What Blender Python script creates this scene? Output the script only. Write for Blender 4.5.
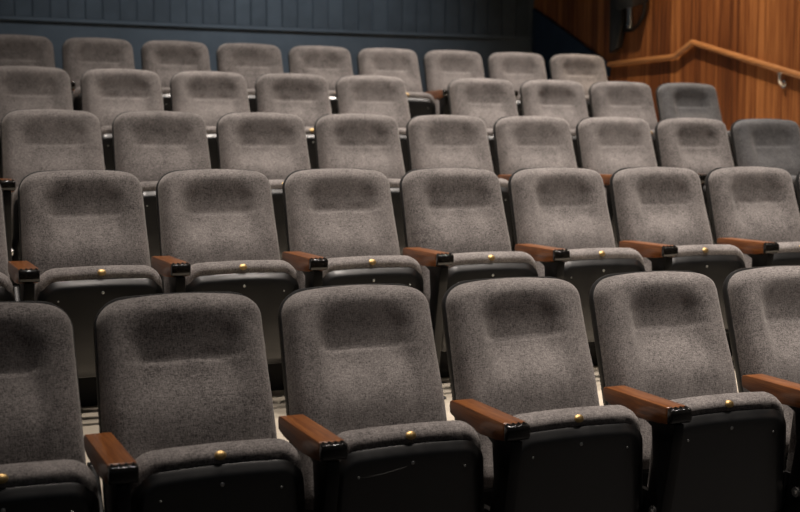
import bpy, bmesh, math, random
from mathutils import Vector, Matrix
from math import sin, cos, pi, sqrt, radians

for o in list(bpy.data.objects):
    bpy.data.objects.remove(o, do_unlink=True)
scene = bpy.context.scene
COL = scene.collection

# ------------------------------------------------------------------ camera
SEAT_H = 0.98                      # top of a backrest above its own floor
CAM_Z = SEAT_H + 0.413
YAW, PITCH, FPX = 0.43587, 0.08667, 1177.4
cd = bpy.data.cameras.new('camera')
cam = bpy.data.objects.new('camera', cd)
COL.objects.link(cam)
cam.location = (0, 0, CAM_Z)
cam.rotation_euler = (pi / 2 - PITCH, 0, -YAW)
cd.sensor_fit = 'HORIZONTAL'
cd.sensor_width = 36.0
cd.lens = FPX / 800 * 36.0
cd.clip_start = 0.05
cd.dof.use_dof = True
cd.dof.focus_distance = 4.1
cd.dof.aperture_fstop = 3.2
scene.camera = cam

# ------------------------------------------------------------------ light
scene.view_settings.view_transform = 'Standard'
scene.view_settings.look = 'None'
scene.view_settings.gamma = 1.0
scene.view_settings.use_curve_mapping = False
scene.view_settings.exposure = 0.0

wd = bpy.data.worlds.new('world')
scene.world = wd
wd.use_nodes = True
bg = wd.node_tree.nodes['Background']
bg.inputs[0].default_value = (0.80, 0.88, 1.0, 1)
bg.inputs[1].default_value = 0.02

CEIL = 5.6
def overhead_spot(x, y, power, target=None, cone=64, rad=0.13, col=(1.0, 0.895, 0.81)):
    l = bpy.data.lights.new('overhead_spot', 'SPOT')
    l.energy = power
    l.color = col
    l.spot_size = radians(cone)
    l.spot_blend = 1.0
    l.shadow_soft_size = rad
    o = bpy.data.objects.new('overhead_spot', l)
    COL.objects.link(o)
    o.location = (x, y, CEIL - 0.1)
    d = Vector(target or (x, y + 0.35, 0.8)) - o.location
    o.rotation_euler = d.to_track_quat('-Z', 'Y').to_euler()

# a grid of ceiling downlights, one line a little in front of each row; the house left end is dimmed
for (y, line) in [
    (2.2, ((1.4, 150), (2.9, 480), (4.4, 720))),
    (3.9, ((0.9, 330), (2.5, 420), (4.1, 560), (5.6, 260))),
    (5.5, ((0.9, 300), (2.5, 450), (4.1, 560), (5.6, 420))),
    (7.0, ((1.2, 200), (2.8, 500), (4.4, 520), (5.6, 240))),
    (8.2, ((1.4, 110), (3.0, 320), (4.6, 330), (5.5, 130)))]:
    for x, p in line:
        overhead_spot(x, y, p)
# one adjustable spot turned to the plank wall; unseen wash lamps added to brighten the back wall
overhead_spot(5.35, 8.1, 720, (7.0, 8.2, 1.9), 62, 0.05, (1.0, 0.80, 0.58))
for x, p in ((1.1, 95), (2.7, 220), (4.2, 310)):
    overhead_spot(x, 9.6, p, (x + 0.3, 11.7, 2.5), 66, 0.1, (0.95, 0.96, 1.0))

# ------------------------------------------------------------------ materials
def mat(name, color, rough=0.5, spec=0.5, metal=0.0, coat=0.0):
    m = bpy.data.materials.new(name)
    m.use_nodes = True
    b = m.node_tree.nodes['Principled BSDF']
    b.inputs['Base Color'].default_value = (*color, 1)
    b.inputs['Roughness'].default_value = rough
    b.inputs['Specular IOR Level'].default_value = spec
    b.inputs['Metallic'].default_value = metal
    b.inputs['Coat Weight'].default_value = coat
    b.inputs['Coat Roughness'].default_value = 0.15
    return m

class NT:
    def __init__(s, m):
        s.t = m.node_tree
        s.b = s.t.nodes['Principled BSDF']
    def n(s, kind, **kw):
        x = s.t.nodes.new(kind)
        for k, v in kw.items():
            setattr(x, k, v)
        return x
    def l(s, a, b):
        s.t.links.new(a, b)
    def ramp(s, fac, stops):
        r = s.n('ShaderNodeValToRGB')
        e = r.color_ramp.elements
        while len(e) < len(stops):
            e.new(0.5)
        for el, (p, c) in zip(e, stops):
            el.position = p
            el.color = (*c, 1)
        s.l(fac, r.inputs[0])
        return r.outputs[0]
    def noise(s, vec, scale, detail=2, rough=0.5, stretch=None):
        if stretch:
            mp = s.n('ShaderNodeMapping')
            mp.inputs['Scale'].default_value = stretch
            s.l(vec, mp.inputs['Vector'])
            vec = mp.outputs[0]
        x = s.n('ShaderNodeTexNoise')
        x.inputs['Scale'].default_value = scale
        x.inputs['Detail'].default_value = detail
        x.inputs['Roughness'].default_value = rough
        s.l(vec, x.inputs['Vector'])
        return x.outputs['Fac']
    def math(s, op, a, b=None):
        x = s.n('ShaderNodeMath', operation=op)
        for i, v in enumerate((a, b)):
            if v is None:
                continue
            if isinstance(v, (int, float)):
                x.inputs[i].default_value = v
            else:
                s.l(v, x.inputs[i])
        return x.outputs[0]
    def objvec(s):
        tc = s.n('ShaderNodeTexCoord')
        oi = s.n('ShaderNodeObjectInfo')
        add = s.n('ShaderNodeVectorMath', operation='ADD')
        sc = s.n('ShaderNodeVectorMath', operation='SCALE')
        cb = s.n('ShaderNodeCombineXYZ')
        for i in range(3):
            s.l(oi.outputs['Random'], cb.inputs[i])
        s.l(cb.outputs[0], sc.inputs[0])
        sc.inputs['Scale'].default_value = 37.0
        s.l(tc.outputs['Object'], add.inputs[0])
        s.l(sc.outputs[0], add.inputs[1])
        return add.outputs[0], oi.outputs['Random']
    def bump(s, h, strength, dist=0.002):
        x = s.n('ShaderNodeBump')
        x.inputs['Strength'].default_value = strength
        x.inputs['Distance'].default_value = dist
        s.l(h, x.inputs['Height'])
        s.l(x.outputs[0], s.b.inputs['Normal'])

def fabric(name, lo, hi):
    """heathered woven upholstery"""
    m = mat(name, hi, 0.92, 0.15)
    q = NT(m)
    v, rnd = q.objvec()
    sp = q.noise(v, 260, 2, 0.6)
    wx = q.noise(v, 150, 1, 0.5, (0.5, 1, 2.4))
    wy = q.noise(v, 150, 1, 0.5, (2.4, 1, 0.5))
    s = q.math('ADD', q.math('MULTIPLY', sp, 0.4), q.math('MULTIPLY', q.math('ADD', wx, wy), 0.3))
    wear = q.noise(v, 9, 3, 0.6)
    s2 = q.math('ADD', q.math('MULTIPLY', s, 0.8), q.math('MULTIPLY', wear, 0.2))
    s3 = q.math('ADD', s2, q.math('MULTIPLY', q.math('SUBTRACT', rnd, 0.5), 0.05))
    c = q.ramp(s3, [(0.37, lo), (0.63, hi)])
    q.l(c, q.b.inputs['Base Color'])
    q.b.inputs['Sheen Weight'].default_value = 0.25
    q.b.inputs['Sheen Roughness'].default_value = 0.5
    q.b.inputs['Sheen Tint'].default_value = (0.9, 0.85, 0.8, 1)
    q.bump(s, 0.5, 0.003)
    return m

FABRIC = fabric('heather_grey_fabric', (0.050, 0.045, 0.044), (0.320, 0.292, 0.278))
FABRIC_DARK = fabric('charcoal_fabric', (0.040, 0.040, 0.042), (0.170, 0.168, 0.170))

def plastic():
    m = mat('black_plastic', (0.008, 0.008, 0.008), 0.3, 0.5)
    q = NT(m)
    v, r = q.objvec()
    q.bump(q.noise(v, 400, 2), 0.15, 0.001)
    q.b.inputs['Coat Weight'].default_value = 0.7
    q.b.inputs['Coat Roughness'].default_value = 0.22
    rr = q.ramp(q.noise(v, 14, 3), [(0.3, (0.30,) * 3), (0.7, (0.40,) * 3)])
    q.l(rr, q.b.inputs['Roughness'])
    return m
PLASTIC = plastic()
SHELL = mat('shell_plastic', (0.020, 0.020, 0.020), 0.42, 0.5)
IRON = mat('black_enamel', (0.007, 0.007, 0.007), 0.35, 0.35)
GLOSS = mat('black_gloss_cap', (0.008, 0.007, 0.006), 0.16, 0.6)
BRASS = mat('brass', (0.52, 0.36, 0.16), 0.45, 0.5, 1.0)
STEEL = mat('steel_screw', (0.55, 0.55, 0.53), 0.3, 0.5, 1.0)
CHROME = mat('bright_metal', (0.85, 0.83, 0.80), 0.25, 0.5, 0.9)
SCRATCH = mat('scratch_grey', (0.10, 0.10, 0.095), 0.6, 0.3)

def armwood():
    m = mat('arm_wood', (0.2, 0.07, 0.025), 0.33, 0.5, 0, 0.3)
    q = NT(m)
    v, r = q.objvec()
    g = q.noise(v, 34, 5, 0.6, (3.2, 0.16, 3.2))
    f = q.noise(v, 160, 2, 0.6, (3, 0.12, 3))
    s = q.math('ADD', q.math('MULTIPLY', g, 0.7), q.math('MULTIPLY', f, 0.3))
    c = q.ramp(s, [(0.3, (0.095, 0.026, 0.006)), (0.5, (0.210, 0.067, 0.014)), (0.7, (0.330, 0.122, 0.030))])
    q.l(c, q.b.inputs['Base Color'])
    return m
ARMWOOD = armwood()

def plankwood():
    m = mat('panel_wood', (0.3, 0.12, 0.04), 0.45, 0.4)
    q = NT(m)
    v, r = q.objvec()
    g = q.noise(v, 22, 4, 0.62, (1, 1.5, 0.035))
    f = q.noise(v, 110, 2, 0.6, (1, 1.0, 0.02))
    s = q.math('ADD', q.math('MULTIPLY', g, 0.62), q.math('MULTIPLY', f, 0.28))
    s = q.math('ADD', s, q.math('MULTIPLY', r, 0.16))
    c = q.ramp(s, [(0.36, (0.062, 0.018, 0.006)), (0.52, (0.185, 0.062, 0.018)), (0.72, (0.420, 0.175, 0.058))])
    q.l(c, q.b.inputs['Base Color'])
    return m
PLANK = plankwood()
RAILWOOD = mat('rail_wood', (0.46, 0.22, 0.085), 0.30, 0.5, 0, 0.3)
q = NT(RAILWOOD)
v, r = q.objvec()
q.l(q.ramp(q.noise(v, 20, 4, 0.6, (3, 0.15, 3)), [(0.3, (0.28, 0.115, 0.040)), (0.7, (0.47, 0.225, 0.088))]), q.b.inputs['Base Color'])

def paint(name, c0, c1, rough=0.6):
    m = mat(name, c1, rough, 0.3)
    q = NT(m)
    v, r = q.objvec()
    s = q.math('ADD', q.noise(v, 5, 4, 0.6), q.math('MULTIPLY', q.math('SUBTRACT', r, 0.5), 0.25))
    q.l(q.ramp(s, [(0.3, c0), (0.7, c1)]), q.b.inputs['Base Color'])
    return m
BOARD = paint('slate_blue_paint', (0.045, 0.060, 0.074), (0.063, 0.083, 0.101))
DADO = paint('slate_blue_dado', (0.068, 0.088, 0.107), (0.083, 0.106, 0.128))
NAVY = paint('navy_paint', (0.012, 0.026, 0.052), (0.018, 0.036, 0.070))
FLOORM = paint('cream_floor', (0.50, 0.44, 0.35), (0.62, 0.56, 0.46), 0.55)
DARKFLOOR = paint('dark_floor', (0.030, 0.028, 0.026), (0.045, 0.042, 0.040), 0.7)
RISER = paint('black_riser', (0.012, 0.012, 0.012), (0.020, 0.020, 0.020), 0.6)

# ------------------------------------------------------------------ mesh helpers
def link(name, me, material=None, parent=None):
    o = bpy.data.objects.new(name, me)
    if material is not None and not me.materials:
        me.materials.append(material)
    COL.objects.link(o)
    if parent:
        o.parent = parent
    return o

def finish(bm, name, material, smooth=None):
    bmesh.ops.recalc_face_normals(bm, faces=bm.faces)
    me = bpy.data.meshes.new(name)
    bm.to_mesh(me)
    bm.free()
    me.materials.append(material)
    if smooth is not None:
        for p in me.polygons:
            p.use_smooth = True
        try:
            me.set_sharp_from_angle(angle=radians(smooth))
        except Exception:
            pass
    return me

def rrect(w0, w1, y0, y1, r0, r1, inset=0.0, n=6, bow=0.0):
    """rounded trapezoid outline: half widths w0 at y0 and w1 at y1, corner radii r0 / r1"""
    w0 -= inset; w1 -= inset; y0 += inset; y1 -= inset
    r0 = max(r0 - inset, 0.002); r1 = max(r1 - inset, 0.002)
    pts = []
    for cx, cy, r, a0 in ((w1 - r1, y1 - r1, r1, 0), (-(w1 - r1), y1 - r1, r1, 90),
                          (-(w0 - r0), y0 + r0, r0, 180), (w0 - r0, y0 + r0, r0, 270)):
        for i in range(n + 1):
            a = radians(a0 + 90 * i / n)
            pts.append((cx + r * cos(a), cy + r * sin(a)))
    # subdivide the y1 edge so that it may bow
    k = n + 1
    (xa, ya), (xb, yb) = pts[k - 1], pts[k]
    mid = [(xa + (xb - xa) * t / 6, ya) for t in range(1, 6)]
    pts = pts[:k] + mid + pts[k:]
    if bow:
        pts = [(x, y + (bow * (1 - (x / w1) ** 2) if y > (y0 + y1) / 2 else 0)) for x, y in pts]
    return pts

def loft(rings, cap=True):
    bm = bmesh.new()
    vr = [[bm.verts.new(p) for p in ring] for ring in rings]
    n = len(vr[0])
    for a, b in zip(vr, vr[1:]):
        for i in range(n):
            bm.faces.new((a[i], a[(i + 1) % n], b[(i + 1) % n], b[i]))
    if cap:
        bm.faces.new(vr[0][::-1])
        bm.faces.new(vr[-1])
    return bm

def extrude_x(poly, x0, x1, bev=0.0, seg=2, bm=None):
    """polygon of (y, z) extruded between x0 and x1"""
    b = bmesh.new()
    A = [b.verts.new((x0, y, z)) for y, z in poly]
    B = [b.verts.new((x1, y, z)) for y, z in poly]
    n = len(poly)
    b.faces.new(A)
    b.faces.new(B[::-1])
    for i in range(n):
        b.faces.new((A[i], B[i], B[(i + 1) % n], A[(i + 1) % n]))
    bmesh.ops.recalc_face_normals(b, faces=b.faces)
    if bev:
        bmesh.ops.bevel(b, geom=list(b.edges), offset=bev, segments=seg, profile=0.5, affect='EDGES', clamp_overlap=True)
    if bm is None:
        return b
    join(bm, b)
    return bm

def join(dst, src, mtx=None):
    if mtx is not None:
        bmesh.ops.transform(src, matrix=mtx, verts=src.verts)
    m = bpy.data.meshes.new('tmp')
    src.to_mesh(m)
    src.free()
    dst.from_mesh(m)
    bpy.data.meshes.remove(m)

def box(bm, x0, x1, y0, y1, z0, z1, bev=0.0, seg=2):
    return extrude_x([(y0, z0), (y1, z0), (y1, z1), (y0, z1)], x0, x1, bev, seg, bm)

def tube(pts, r, n=10, bm=None, sx=1.0):
    """round tube swept along a polyline"""
    b = bmesh.new()
    P = [Vector(p) for p in pts]
    rings = []
    for i, p in enumerate(P):
        t = (P[min(i + 1, len(P) - 1)] - P[max(i - 1, 0)]).normalized()
        u = t.cross(Vector((1, 0, 0)))
        if u.length < 0.2:
            u = t.cross(Vector((0, 1, 0)))
        u.normalize()
        w = t.cross(u)
        rings.append([b.verts.new(p + r * (cos(2 * pi * k / n) * u + sx * sin(2 * pi * k / n) * w)) for k in range(n)])
    for a, c in zip(rings, rings[1:]):
        for i in range(n):
            b.faces.new((a[i], a[(i + 1) % n], c[(i + 1) % n], c[i]))
    b.faces.new(rings[0][::-1])
    b.faces.new(rings[-1])
    if bm is None:
        return b
    join(bm, b)
    return bm

def dome(rx, ry, h, n=14):
    """low domed button, axis +z"""
    rings = []
    for (k, z) in ((1.0, -0.004), (1.0, h * 0.35), (0.86, h * 0.42), (0.80, h * 0.55), (0.62, h * 0.85), (0.3, h)):
        rings.append([(rx * k * cos(2 * pi * i / n), ry * k * sin(2 * pi * i / n), z) for i in range(n)])
    return loft(rings)

def sst(a, b, x):
    t = min(max((x - a) / (b - a), 0), 1)
    return t * t * (3 - 2 * t)

# ------------------------------------------------------------------ the theatre seat, built once
REC = radians(18.5)
HB = 0.68
A_DIR = Vector((0, sin(REC), cos(REC)))
N_DIR = Vector((0, -cos(REC), sin(REC)))
B0 = Vector((0, 0.035 - HB * sin(REC), SEAT_H - 0.006 - HB * cos(REC)))
def bk(x, a, n):
    return B0 + Vector((x, 0, 0)) + a * A_DIR + n * N_DIR

def back_cushion(variant):
    P, dents, pw = [(0.039, 0.002, 0.0), (0.034, 0.006, 0.012), (0.045, 0.0, -0.01), (0.026, 0.003, 0.008)][variant]
    rt = 0.085
    rows = [0, .006, .014, .025, .04] + [.04 + (HB - .34) * i / 12 for i in range(1, 13)]
    rows += [HB - .30 + .30 * i / 40 for i in range(1, 29)]
    rows += [HB - .30 + .21 + .09 * sin(pi / 2 * i / 14) for i in range(1, 15)]
    rows = sorted(set(round(r_, 5) for r_ in rows))
    half = [i / 16 * 0.84 for i in range(17)] + [0.84 + 0.16 * sin(pi / 2 * i / 7) for i in range(1, 8)]
    cols = [-c for c in half[::-1]] + half[1:]
    def hw(a):
        w = 0.256 + (0.246 - 0.256) * sst(0.1, HB, a)
        for (r_, d) in ((rt, HB - a), (0.04, a)):
            if d < r_:
                w -= r_ - sqrt(max(r_ * r_ - (r_ - d) ** 2, 0))
        return w
    def roll(d, e):
        t = min(max(d / e, 0), 1)
        return sqrt(max(1 - (1 - t) ** 2, 0))
    bm = bmesh.new()
    grid = []
    for a in rows:
        w = hw(a)
        line = []
        for c in cols:
            x = w * c
            hd = HB - a
            rl = roll(w - abs(x), 0.05) * roll(hd, 0.065) * roll(a, 0.04)
            nar = 0.05 * (1 - sst(0.05, 0.15, hd))
            m = 1 - sst(0.10 + pw - nar, 0.18 + pw - nar * 0.4, abs(x))
            pit = P * (0.25 * sst(0.05, 0.16, hd) + 0.75 * sst(0.035, 0.21, hd) ** 0.9) * (1 - 0.24 * sst(0.200, 0.216, hd)) * (1 - sst(0.20, 0.38, hd) * 0.9)
            T = 0.072 + 0.008 * sst(0.12, 0.2, abs(x)) - pit * m
            T += 0.016 * math.exp(-((hd - 0.37) / 0.10) ** 2) * (1 - 0.4 * sst(0.1, 0.2, abs(x)))
            if hd > 0.19:
                T -= 0.0045 * math.exp(-((abs(x) - 0.128) / 0.006) ** 2) * sst(0.19, 0.23, hd)
            for sx in (-1, 1):
                T -= dents * math.exp(-((x - sx * 0.075) / 0.035) ** 2 - ((hd - 0.195) / 0.02) ** 2)
            arch = -0.012 * c * c * (a / HB) ** 6
            line.append(bm.verts.new(bk(x, a + arch, 0.004 + (T - 0.004) * rl)))
        grid.append(line)
    nr, nc = len(grid), len(grid[0])
    for i in range(nr - 1):
        for j in range(nc - 1):
            bm.faces.new((grid[i][j], grid[i][j + 1], grid[i + 1][j + 1], grid[i + 1][j]))
    rim = grid[0][:] + [grid[i][-1] for i in range(1, nr)] + grid[-1][-2::-1] + [grid[i][0] for i in range(nr - 2, 0, -1)]
    low = [bm.verts.new(v.co - 0.02 * N_DIR) for v in rim]
    for i in range(len(rim)):
        k = (i + 1) % len(rim)
        bm.faces.new((rim[i], low[i], low[k], rim[k]))
    bm.faces.new(low)
    return finish(bm, 'back_cushion', FABRIC, 50)

def back_shell():
    rings = []
    for n, ins in ((-0.026, 0.03), (-0.026, 0.012), (-0.022, 0.004), (-0.014, 0.0), (0.004, 0.0), (0.009, 0.002), (0.010, 0.008)):
        o = rrect(0.260, 0.251, -0.012, HB + 0.004, 0.05, 0.088, ins, 8)
        rings.append([bk(x, a - (0.012 * (x / 0.25) ** 2 if a > HB * 0.6 else 0) * min(1, (a / HB) ** 6), n) for x, a in o])
    return finish(loft(rings), 'back_shell', SHELL, 40)

PIV = Vector((0, -0.432, 0.27))
FOLD = radians(86)
S_DIR = Vector((0, -cos(FOLD), sin(FOLD)))
T_DIR = Vector((0, sin(FOLD), cos(FOLD)))
SL = 0.295
def st_(x, s, t):
    return PIV + Vector((x, 0, 0)) + s * S_DIR + t * T_DIR

def seat_cushion():
    rings = []
    for t, ins in ((0.022, 0.05), (0.022, 0.040), (0.018, 0.022), (0.022, 0.012), (0.032, 0.004), (0.05, -0.002), (0.072, -0.003), (0.092, 0.003), (0.108, 0.015), (0.117, 0.032), (0.120, 0.060), (0.121, 0.12)):
        rings.append([st_(x, s, t) for x, s in rrect(0.250, 0.236, -0.05, SL + 0.036, 0.04, 0.070, ins, 8, 0.008)])
    return finish(loft(rings), 'seat_cushion', FABRIC, 60)

def seat_pan():
    rings = []
    prof = [(-0.001, 0.06), (0.0, 0.034), (0.001, 0.029), (0.004, 0.0245), (0.0075, 0.0195), (0.0125, 0.0135), (0.0175, 0.0075), (0.0215, 0.0035), (0.027, 0.0008), (0.033, 0.0)]
    prof += [(0.037, 0.002), (0.038, 0.006), (0.038, 0.02)]
    for t, ins in prof:
        rings.append([st_(x, s, t) for x, s in rrect(0.256, 0.240, -0.085, SL, 0.05, 0.076, ins, 8, 0.008)])
    return finish(loft(rings), 'seat_pan', PLASTIC, 30)

def facing(p, z):
    z = z.normalized()
    x = Vector((1, 0, 0))
    y = z.cross(x)
    return Matrix(((x.x, y.x, z.x, p.x), (x.y, y.y, z.y, p.y), (x.z, y.z, z.z, p.z), (0, 0, 0, 1)))

def number_plate():
    b = bmesh.new()
    join(b, dome(0.0165, 0.0125, 0.006), facing(st_(0, SL + 0.028, 0.0215), (-T_DIR + 0.55 * S_DIR)))
    return finish(b, 'number_plate', BRASS, 40)

def screw(x, s, r):
    b = bmesh.new()
    join(b, dome(r, r, 0.0035, 10), facing(st_(x, s, 0.0005), -T_DIR))
    return finish(b, 'screw', STEEL, 40)

AX, AW = -0.28, 0.0365
AZ = SEAT_H - 0.35
def armrest():
    poly = [(-0.548, AZ), (-0.54, AZ + 0.001), (-0.205, AZ), (-0.186, AZ - 0.004), (-0.182, AZ - 0.018), (-0.186, AZ - 0.044),
            (-0.24, AZ - 0.055), (-0.40, AZ - 0.064), (-0.50, AZ - 0.058), (-0.548, AZ - 0.05)]
    return finish(extrude_x(poly, AX - AW, AX + AW, 0.005, 2), 'armrest', ARMWOOD, 40)

def end_cap():
    b = extrude_x([(-0.549, AZ - 0.001), (-0.549, AZ - 0.05), (-0.566, AZ - 0.048), (-0.575, AZ - 0.038), (-0.576, AZ - 0.012), (-0.570, AZ - 0.003)],
                  AX - AW, AX + AW, 0.004, 2)
    for i in range(4):
        x = AX + (i - 1.5) * 0.0175
        tube([(x, -0.552, AZ - 0.002), (x, -0.565, AZ - 0.003), (x, -0.5725, AZ - 0.008)], 0.0045, 8, b)
    return finish(b, 'end_cap', GLOSS, 45)

def standard():
    b = bmesh.new()
    z = AZ - 0.052
    extrude_x([(-0.562, z), (-0.552, z - 0.07), (-0.505, 0.30), (-0.455, 0.06), (-0.475, 0.014), (-0.475, 0), (-0.27, 0), (-0.27, 0.014),
               (-0.345, 0.05), (-0.415, 0.28), (-0.452, 0.45), (-0.44, z - 0.03), (-0.40, z - 0.015), (-0.25, z - 0.012), (-0.25, z)],
              AX - 0.019, AX + 0.019, 0.004, 2, b)
    # bracket from the column to the pivot and on to the backrest shell
    extrude_x([(-0.45, 0.34), (-0.44, 0.25), (-0.25, 0.225), (-0.20, 0.25), (-0.075, 0.45), (-0.075, 0.52), (-0.115, 0.52), (-0.25, 0.33)],
              AX - 0.013, AX + 0.013, 0.004, 2, b)
    box(b, AX - 0.04, AX + 0.04, -0.50, -0.24, 0.0, 0.010, 0.003, 1)
    for yy in (-0.485, -0.255):
        tube([(AX, yy, 0.008), (AX, yy, 0.020)], 0.010, 6, b)
    return finish(b, 'standard', IRON, 35)

def hinge_bolt(sx):
    b = bmesh.new()
    x0 = AX + sx * 0.016
    tube([(x0, -0.462, 0.285), (x0 + sx * 0.010, -0.462, 0.285)], 0.017, 10, b)
    tube([(x0 + sx * 0.009, -0.462, 0.285), (x0 + sx * 0.014, -0.462, 0.285)], 0.007, 6, b)
    return finish(b, 'hinge_bolt', CHROME, 40)

ME = dict(cushions=[back_cushion(i) for i in range(4)], shell=back_shell(), seat=seat_cushion(), pan=seat_pan(), plate=number_plate(),
          screws=[screw(0, SL - 0.046, 0.0062), screw(-0.165, SL - 0.072, 0.0042), screw(0.165, SL - 0.072, 0.0042)],
          arm=armrest(), cap=end_cap(), std=standard(), bolts=[hinge_bolt(-1), hinge_bolt(1)])

def arm_set(root, dx):
    a = link('armrest', ME['arm'], None, root)
    c = link('end_cap', ME['cap'], None, a)
    s = link('standard', ME['std'], None, root)
    hb = [link('hinge_bolt', m, None, s) for m in ME['bolts']]
    a.location.x = dx
    s.location.x = dx

def theater_seat(loc, rot, label, group, variant, dark=False, end_arm=False):
    root = bpy.data.objects.new('theater_seat', None)
    COL.objects.link(root)
    root.location = loc
    root.rotation_euler = (0, 0, rot)
    root['label'] = label
    root['category'] = 'theater seat'
    root['group'] = group
    cu = link('back_cushion', ME['cushions'][variant], None, root)
    link('back_shell', ME['shell'], None, root)
    se = link('seat_cushion', ME['seat'], None, root)
    pan = link('seat_pan', ME['pan'], None, root)
    for m in ME['screws']:
        link('screw', m, None, pan)
    p = link('number_plate', ME['plate'], None, se)
    p['label'] = 'round brass number button'
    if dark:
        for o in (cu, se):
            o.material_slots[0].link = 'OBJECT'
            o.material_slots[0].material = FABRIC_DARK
    arm_set(root, 0)
    if end_arm:
        arm_set(root, 0.56)
    return root, pan

# ------------------------------------------------------------------ seating rows on shallow concentric arcs
PITCH_S = 0.56
D = [3.4307, 4.961, 6.2926, 7.5372, 8.7248]
H = [-0.4131, -0.0646, 0.2290, 0.5339, 0.8339]
O = [0.3134, 0.3012, 0.3879, 1.0072, 1.0913]
KC = 0.0218163
YC = D[0] - 1 / KC
def rad(d):
    return 1 / KC + d - D[0]
FLOOR = [CAM_Z + h - SEAT_H for h in H]
XW = 7.0

ROWNAME = ['lowest row', 'second lowest row', 'middle row', 'second highest row', 'highest row']
ORD = ['', 'first', 'second', 'third', 'fourth', 'fifth', 'sixth', 'seventh', 'eighth', 'ninth', 'tenth']
ROWS = [list(range(0, 10)), list(range(0, 10)), list(range(1, 10)), [0, 1, 2, 3, 4, 5.4721, 6.4721, 7.4721, 8.4721], list(range(0, 9))]
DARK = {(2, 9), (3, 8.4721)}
random.seed(4)
for r, ks in enumerate(ROWS):
    R = rad(D[r])
    for i, k in enumerate(ks):
        th = (O[r] + k * PITCH_S) / R
        loc = (R * sin(th), YC + R * cos(th), FLOOR[r])
        last = i == len(ks) - 1
        gap = r == 3 and k == 4
        kind = 'charcoal' if (r, k) in DARK else 'grey'
        if r == 0 and k == 2:
            lab = 'grey folding theater seat with a pale scratch on its black pan, lowest row'
        elif r < 2:
            lab = 'grey fabric folding theater seat with wooden armrest in the ' + ROWNAME[r]
            if r == 0:
                side = 'toward' if k > 2 else 'away from'
                lab = 'grey theater seat, lowest row, ' + ORD[abs(k - 2)] + ' from the scratched seat ' + side + ' the wooden wall'
        else:
            n = len(ks) - i
            lab = kind + ' folding theater seat in the ' + ROWNAME[r] + ', ' + ORD[n] + ' from the wooden wall'
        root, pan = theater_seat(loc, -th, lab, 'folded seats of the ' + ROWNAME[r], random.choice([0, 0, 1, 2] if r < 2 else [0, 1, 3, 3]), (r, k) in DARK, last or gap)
        if r == 0 and k == 2:
            b = bmesh.new()
            tube([st_(-0.16, SL - 0.073, 0.0), st_(-0.10, SL - 0.070, -0.0005), st_(-0.02, SL - 0.055, -0.0005)], 0.0011, 5, b)
            s = link('scratch', finish(b, 'scratch', SCRATCH), None, pan)
            s['label'] = 'thin pale scratch across the black pan'

# ------------------------------------------------------------------ tiers and floor
def struct(o, label=None):
    o['kind'] = 'structure'
    if label:
        o['label'] = label
    return o

X0 = -3.0
def arc_y(d, x):
    return YC + sqrt(rad(d) ** 2 - x * x)

def tier(d0, d1, z0, z1, name, label):
    b = bmesh.new()
    n = 24
    c = []
    for i in range(n + 1):
        x = X0 + (XW - X0) * i / n
        c.append([b.verts.new((x, arc_y(d0, x), z0)), b.verts.new((x, arc_y(d0, x), z1)),
                  b.verts.new((x, arc_y(d1, x), z1)), b.verts.new((x, arc_y(d1, x), z0))])
    for p, q_ in zip(c, c[1:]):
        for k in range(4):
            f = b.faces.new((p[k], p[(k + 1) % 4], q_[(k + 1) % 4], q_[k]))
            f.material_index = 1 if k == 0 else 0
    b.faces.new(c[0])
    b.faces.new(c[-1][::-1])
    me = finish(b, name, FLOORM)
    me.materials.append(RISER)
    return struct(link(name, me), label)

DB = 11.9
fb = bmesh.new()
box(fb, X0, XW, -2.0, arc_y(DB, 0) + 0.2, -0.12, 0.0)
struct(link('floor', finish(fb, 'floor', DARKFLOOR)), 'dark floor under the lowest row of seats')
for r in range(1, 5):
    tier(D[r - 1] - 0.04, D[r] - 0.04 if r < 4 else DB - 0.01, 0.0, FLOOR[r], 'floor_tier', 'cream stepped floor with black riser, ' + ROWNAME[r])

# ------------------------------------------------------------------ back wall: dado, trim and upright boards
TOP = 5.6
TRIMZ = CAM_Z + 1.285
wb = bmesh.new()
n = 24
def arc_strip(bm, d0, d1, z0, z1, xa=X0, xb=XW, n=24):
    c = []
    for i in range(n + 1):
        x = xa + (xb - xa) * i / n
        c.append([bm.verts.new((x, arc_y(d0, x), z0)), bm.verts.new((x, arc_y(d0, x), z1)),
                  bm.verts.new((x, arc_y(d1, x), z1)), bm.verts.new((x, arc_y(d1, x), z0))])
    for p, q_ in zip(c, c[1:]):
        for k in range(4):
            bm.faces.new((p[k], p[(k + 1) % 4], q_[(k + 1) % 4], q_[k]))
    bm.faces.new(c[0])
    bm.faces.new(c[-1][::-1])
arc_strip(wb, DB, DB + 0.15, 0.0, TOP)
wall_back = struct(link('wall_back', finish(wb, 'wall_back', DADO)), 'slate blue back wall with upright boards above a plain dado')
tb = bmesh.new()
arc_strip(tb, DB - 0.028, DB - 0.001, TRIMZ - 0.012, TRIMZ + 0.02)
struct(link('trim_1', finish(tb, 'trim_1', DADO)), 'slate blue rail between boards and dado of the back wall')

BW = 0.165
bb = bmesh.new()
box(bb, -BW / 2 + 0.006, BW / 2 - 0.006, -0.022, 0.0, TRIMZ + 0.021, TOP, 0.004, 1)
board_me = finish(bb, 'board', BOARD)
random.seed(11)
x = X0 + 0.1
while x < XW - 0.1:
    o = link('board', board_me, None, wall_back)
    th = math.asin(x / rad(DB))
    o.location = (x, arc_y(DB, x) + random.uniform(-0.004, 0.004), 0)
    o.rotation_euler = (0, 0, -th)
    x += BW

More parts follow.
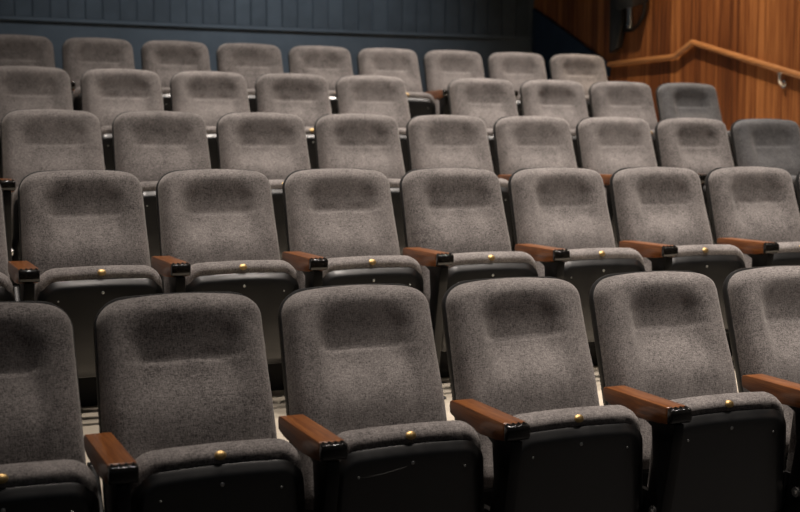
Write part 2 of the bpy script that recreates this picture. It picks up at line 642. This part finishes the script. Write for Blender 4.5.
# ------------------------------------------------------------------ side wall of wooden planks
YEND = arc_y(DB, XW)
sb = bmesh.new()
box(sb, XW, XW + 0.15, 1.0, YEND, 0.0, TOP)
wall_right = struct(link('wall_right', finish(sb, 'wall_right', IRON)), 'side wall clad in upright reddish wooden planks')
random.seed(23)
plank_me = {}
y = 4.5
while y < YEND - 0.02:
    w = random.choice([0.10, 0.13, 0.16, 0.20])
    w = min(w, YEND - y)
    key = round(w, 3)
    if key not in plank_me:
        b = bmesh.new()
        box(b, -0.02, 0.0, -w / 2 + 0.0015, w / 2 - 0.0015, 0.0, TOP, 0.0015, 1)
        plank_me[key] = finish(b, 'plank', PLANK)
    o = link('plank', plank_me[key], None, wall_right)
    o.location = (XW - random.uniform(0, 0.003), y + w / 2, 0)
    y += w

# navy flank panel: sloping upper edge against the planks, up to the back corner
XN = XW - 0.024
b = bmesh.new()
zc = CAM_Z
poly = [(9.95, zc + 0.90), (YEND - 0.03, zc + 0.90 + (YEND - 0.03 - 9.95) * 0.487), (YEND - 0.03, FLOOR[4]), (10.4, FLOOR[4]), (10.4, zc + 0.78), (9.95, zc + 0.78)]
extrude_x(poly, XN - 0.03, XN, 0.004, 1, b)
struct(link('wall_flank', finish(b, 'wall_flank', NAVY)), 'navy panel with sloping top edge in the back corner')

# ------------------------------------------------------------------ handrail on the plank wall
def thing(name, label, cat, loc=(0, 0, 0)):
    o = bpy.data.objects.new(name, None)
    COL.objects.link(o)
    o.location = loc
    o['label'] = label
    o['category'] = cat
    return o
XR = XW - 0.064
kx = XR / XW
def wallp(yw, zw):
    """a point seen on the wall plane, moved out to the rail's axis along the line of sight"""
    return Vector((XR, yw * kx, zc + zw * kx))
pk, k2, en, rt = wallp(8.72, 1.01), wallp(8.97, 0.90), wallp(10.02, 0.90), wallp(7.36, 0.632)
dirn = (rt - pk).normalized()
near = pk + dirn * 4.0
rail = thing('handrail', 'wooden handrail with a raised kink fixed along the plank wall', 'handrail', (XW - 0.02, near.y, near.z))
off = Matrix.Translation(-rail.location)
rb = tube([near, pk + dirn * 0.02, pk, pk + (k2 - pk) * 0.06, k2 + (pk - k2) * 0.05, k2, k2 + (en - k2) * 0.03, en], 0.027, 14, None, 0.9)
bmesh.ops.transform(rb, matrix=off, verts=rb.verts)
link('rail', finish(rb, 'rail', RAILWOOD, 40), None, rail)
def bracket(p):
    b = bmesh.new()
    xw = XW - 0.022
    tube([p + Vector((0, 0, -0.024)), p + Vector((-0.004, 0, -0.055)), p + Vector((-0.004, 0, -0.085)), p + Vector((0.006, 0, -0.108)), p + Vector((0.024, 0, -0.118)), Vector((xw, p.y, p.z - 0.118))], 0.016, 10, b)
    tube([Vector((xw - 0.008, p.y, p.z - 0.118)), Vector((xw + 0.001, p.y, p.z - 0.118))], 0.034, 12, b)
    box(b, p.x - 0.014, p.x + 0.014, p.y - 0.035, p.y + 0.035, p.z - 0.034, p.z - 0.026, 0.002, 1)
    bmesh.ops.transform(b, matrix=off, verts=b.verts)
    o = link('bracket', finish(b, 'bracket', CHROME, 40), None, rail)
    o['label'] = 'bright curved metal bracket under the rail'
for yw in (7.58, 5.9):
    t_ = (yw * kx - pk.y) / dirn.y
    bracket(pk + dirn * t_)

# ------------------------------------------------------------------ black wall loudspeaker with its bracket and looped cable
sp = thing('wall_loudspeaker', 'black loudspeaker hung on the plank wall with looped cable', 'loudspeaker', (XW - 0.02, 9.35, zc + 1.2))
def part(name, bm, m, sm=40, lab=None):
    bmesh.ops.transform(bm, matrix=Matrix.Translation(-sp.location), verts=bm.verts)
    o = link(name, finish(bm, name, m, sm), None, sp)
    if lab:
        o['label'] = lab
    return o
b = bmesh.new()
box(b, -0.10, 0.10, -0.14, 0.14, -0.26, 0.26, 0.015, 2)
bmesh.ops.transform(b, matrix=Matrix.Translation((XW - 0.21, 9.44, zc + 1.66)) @ Matrix.Rotation(radians(-16), 4, 'Y'), verts=b.verts)
part('cabinet', b, SHELL)
b = bmesh.new()
box(b, XW - 0.05, XW - 0.021, 9.60, 9.66, zc + 1.22, zc + 1.95, 0.004, 1)
box(b, XW - 0.26, XW - 0.022, 9.38, 9.66, zc + 1.58, zc + 1.62, 0.004, 1)
part('wall_bracket', b, STEEL, 40, 'grey metal strip of the wall bracket')
b = bmesh.new()
extrude_x([(9.70, zc + 1.95), (9.70, zc + 1.25), (9.76, zc + 1.04), (9.90, zc + 1.00), (9.91, zc + 1.95)], XW - 0.09, XW - 0.021, 0.01, 2, b)
part('cable_duct', b, SHELL)
b = bmesh.new()
tube([(XW - 0.12, 9.28, zc + 1.55), (XW - 0.09, 9.32, zc + 1.42), (XW - 0.06, 9.38, zc + 1.32), (XW - 0.045, 9.48, zc + 1.24),
      (XW - 0.04, 9.58, zc + 1.20), (XW - 0.045, 9.70, zc + 1.20), (XW - 0.06, 9.76, zc + 1.26)], 0.016, 8, b)
part('cable', b, IRON)
b = bmesh.new()
tube([(XW - 0.052, 9.63, zc + 1.24), (XW - 0.064, 9.63, zc + 1.24)], 0.016, 8, b)
part('bolt', b, CHROME)
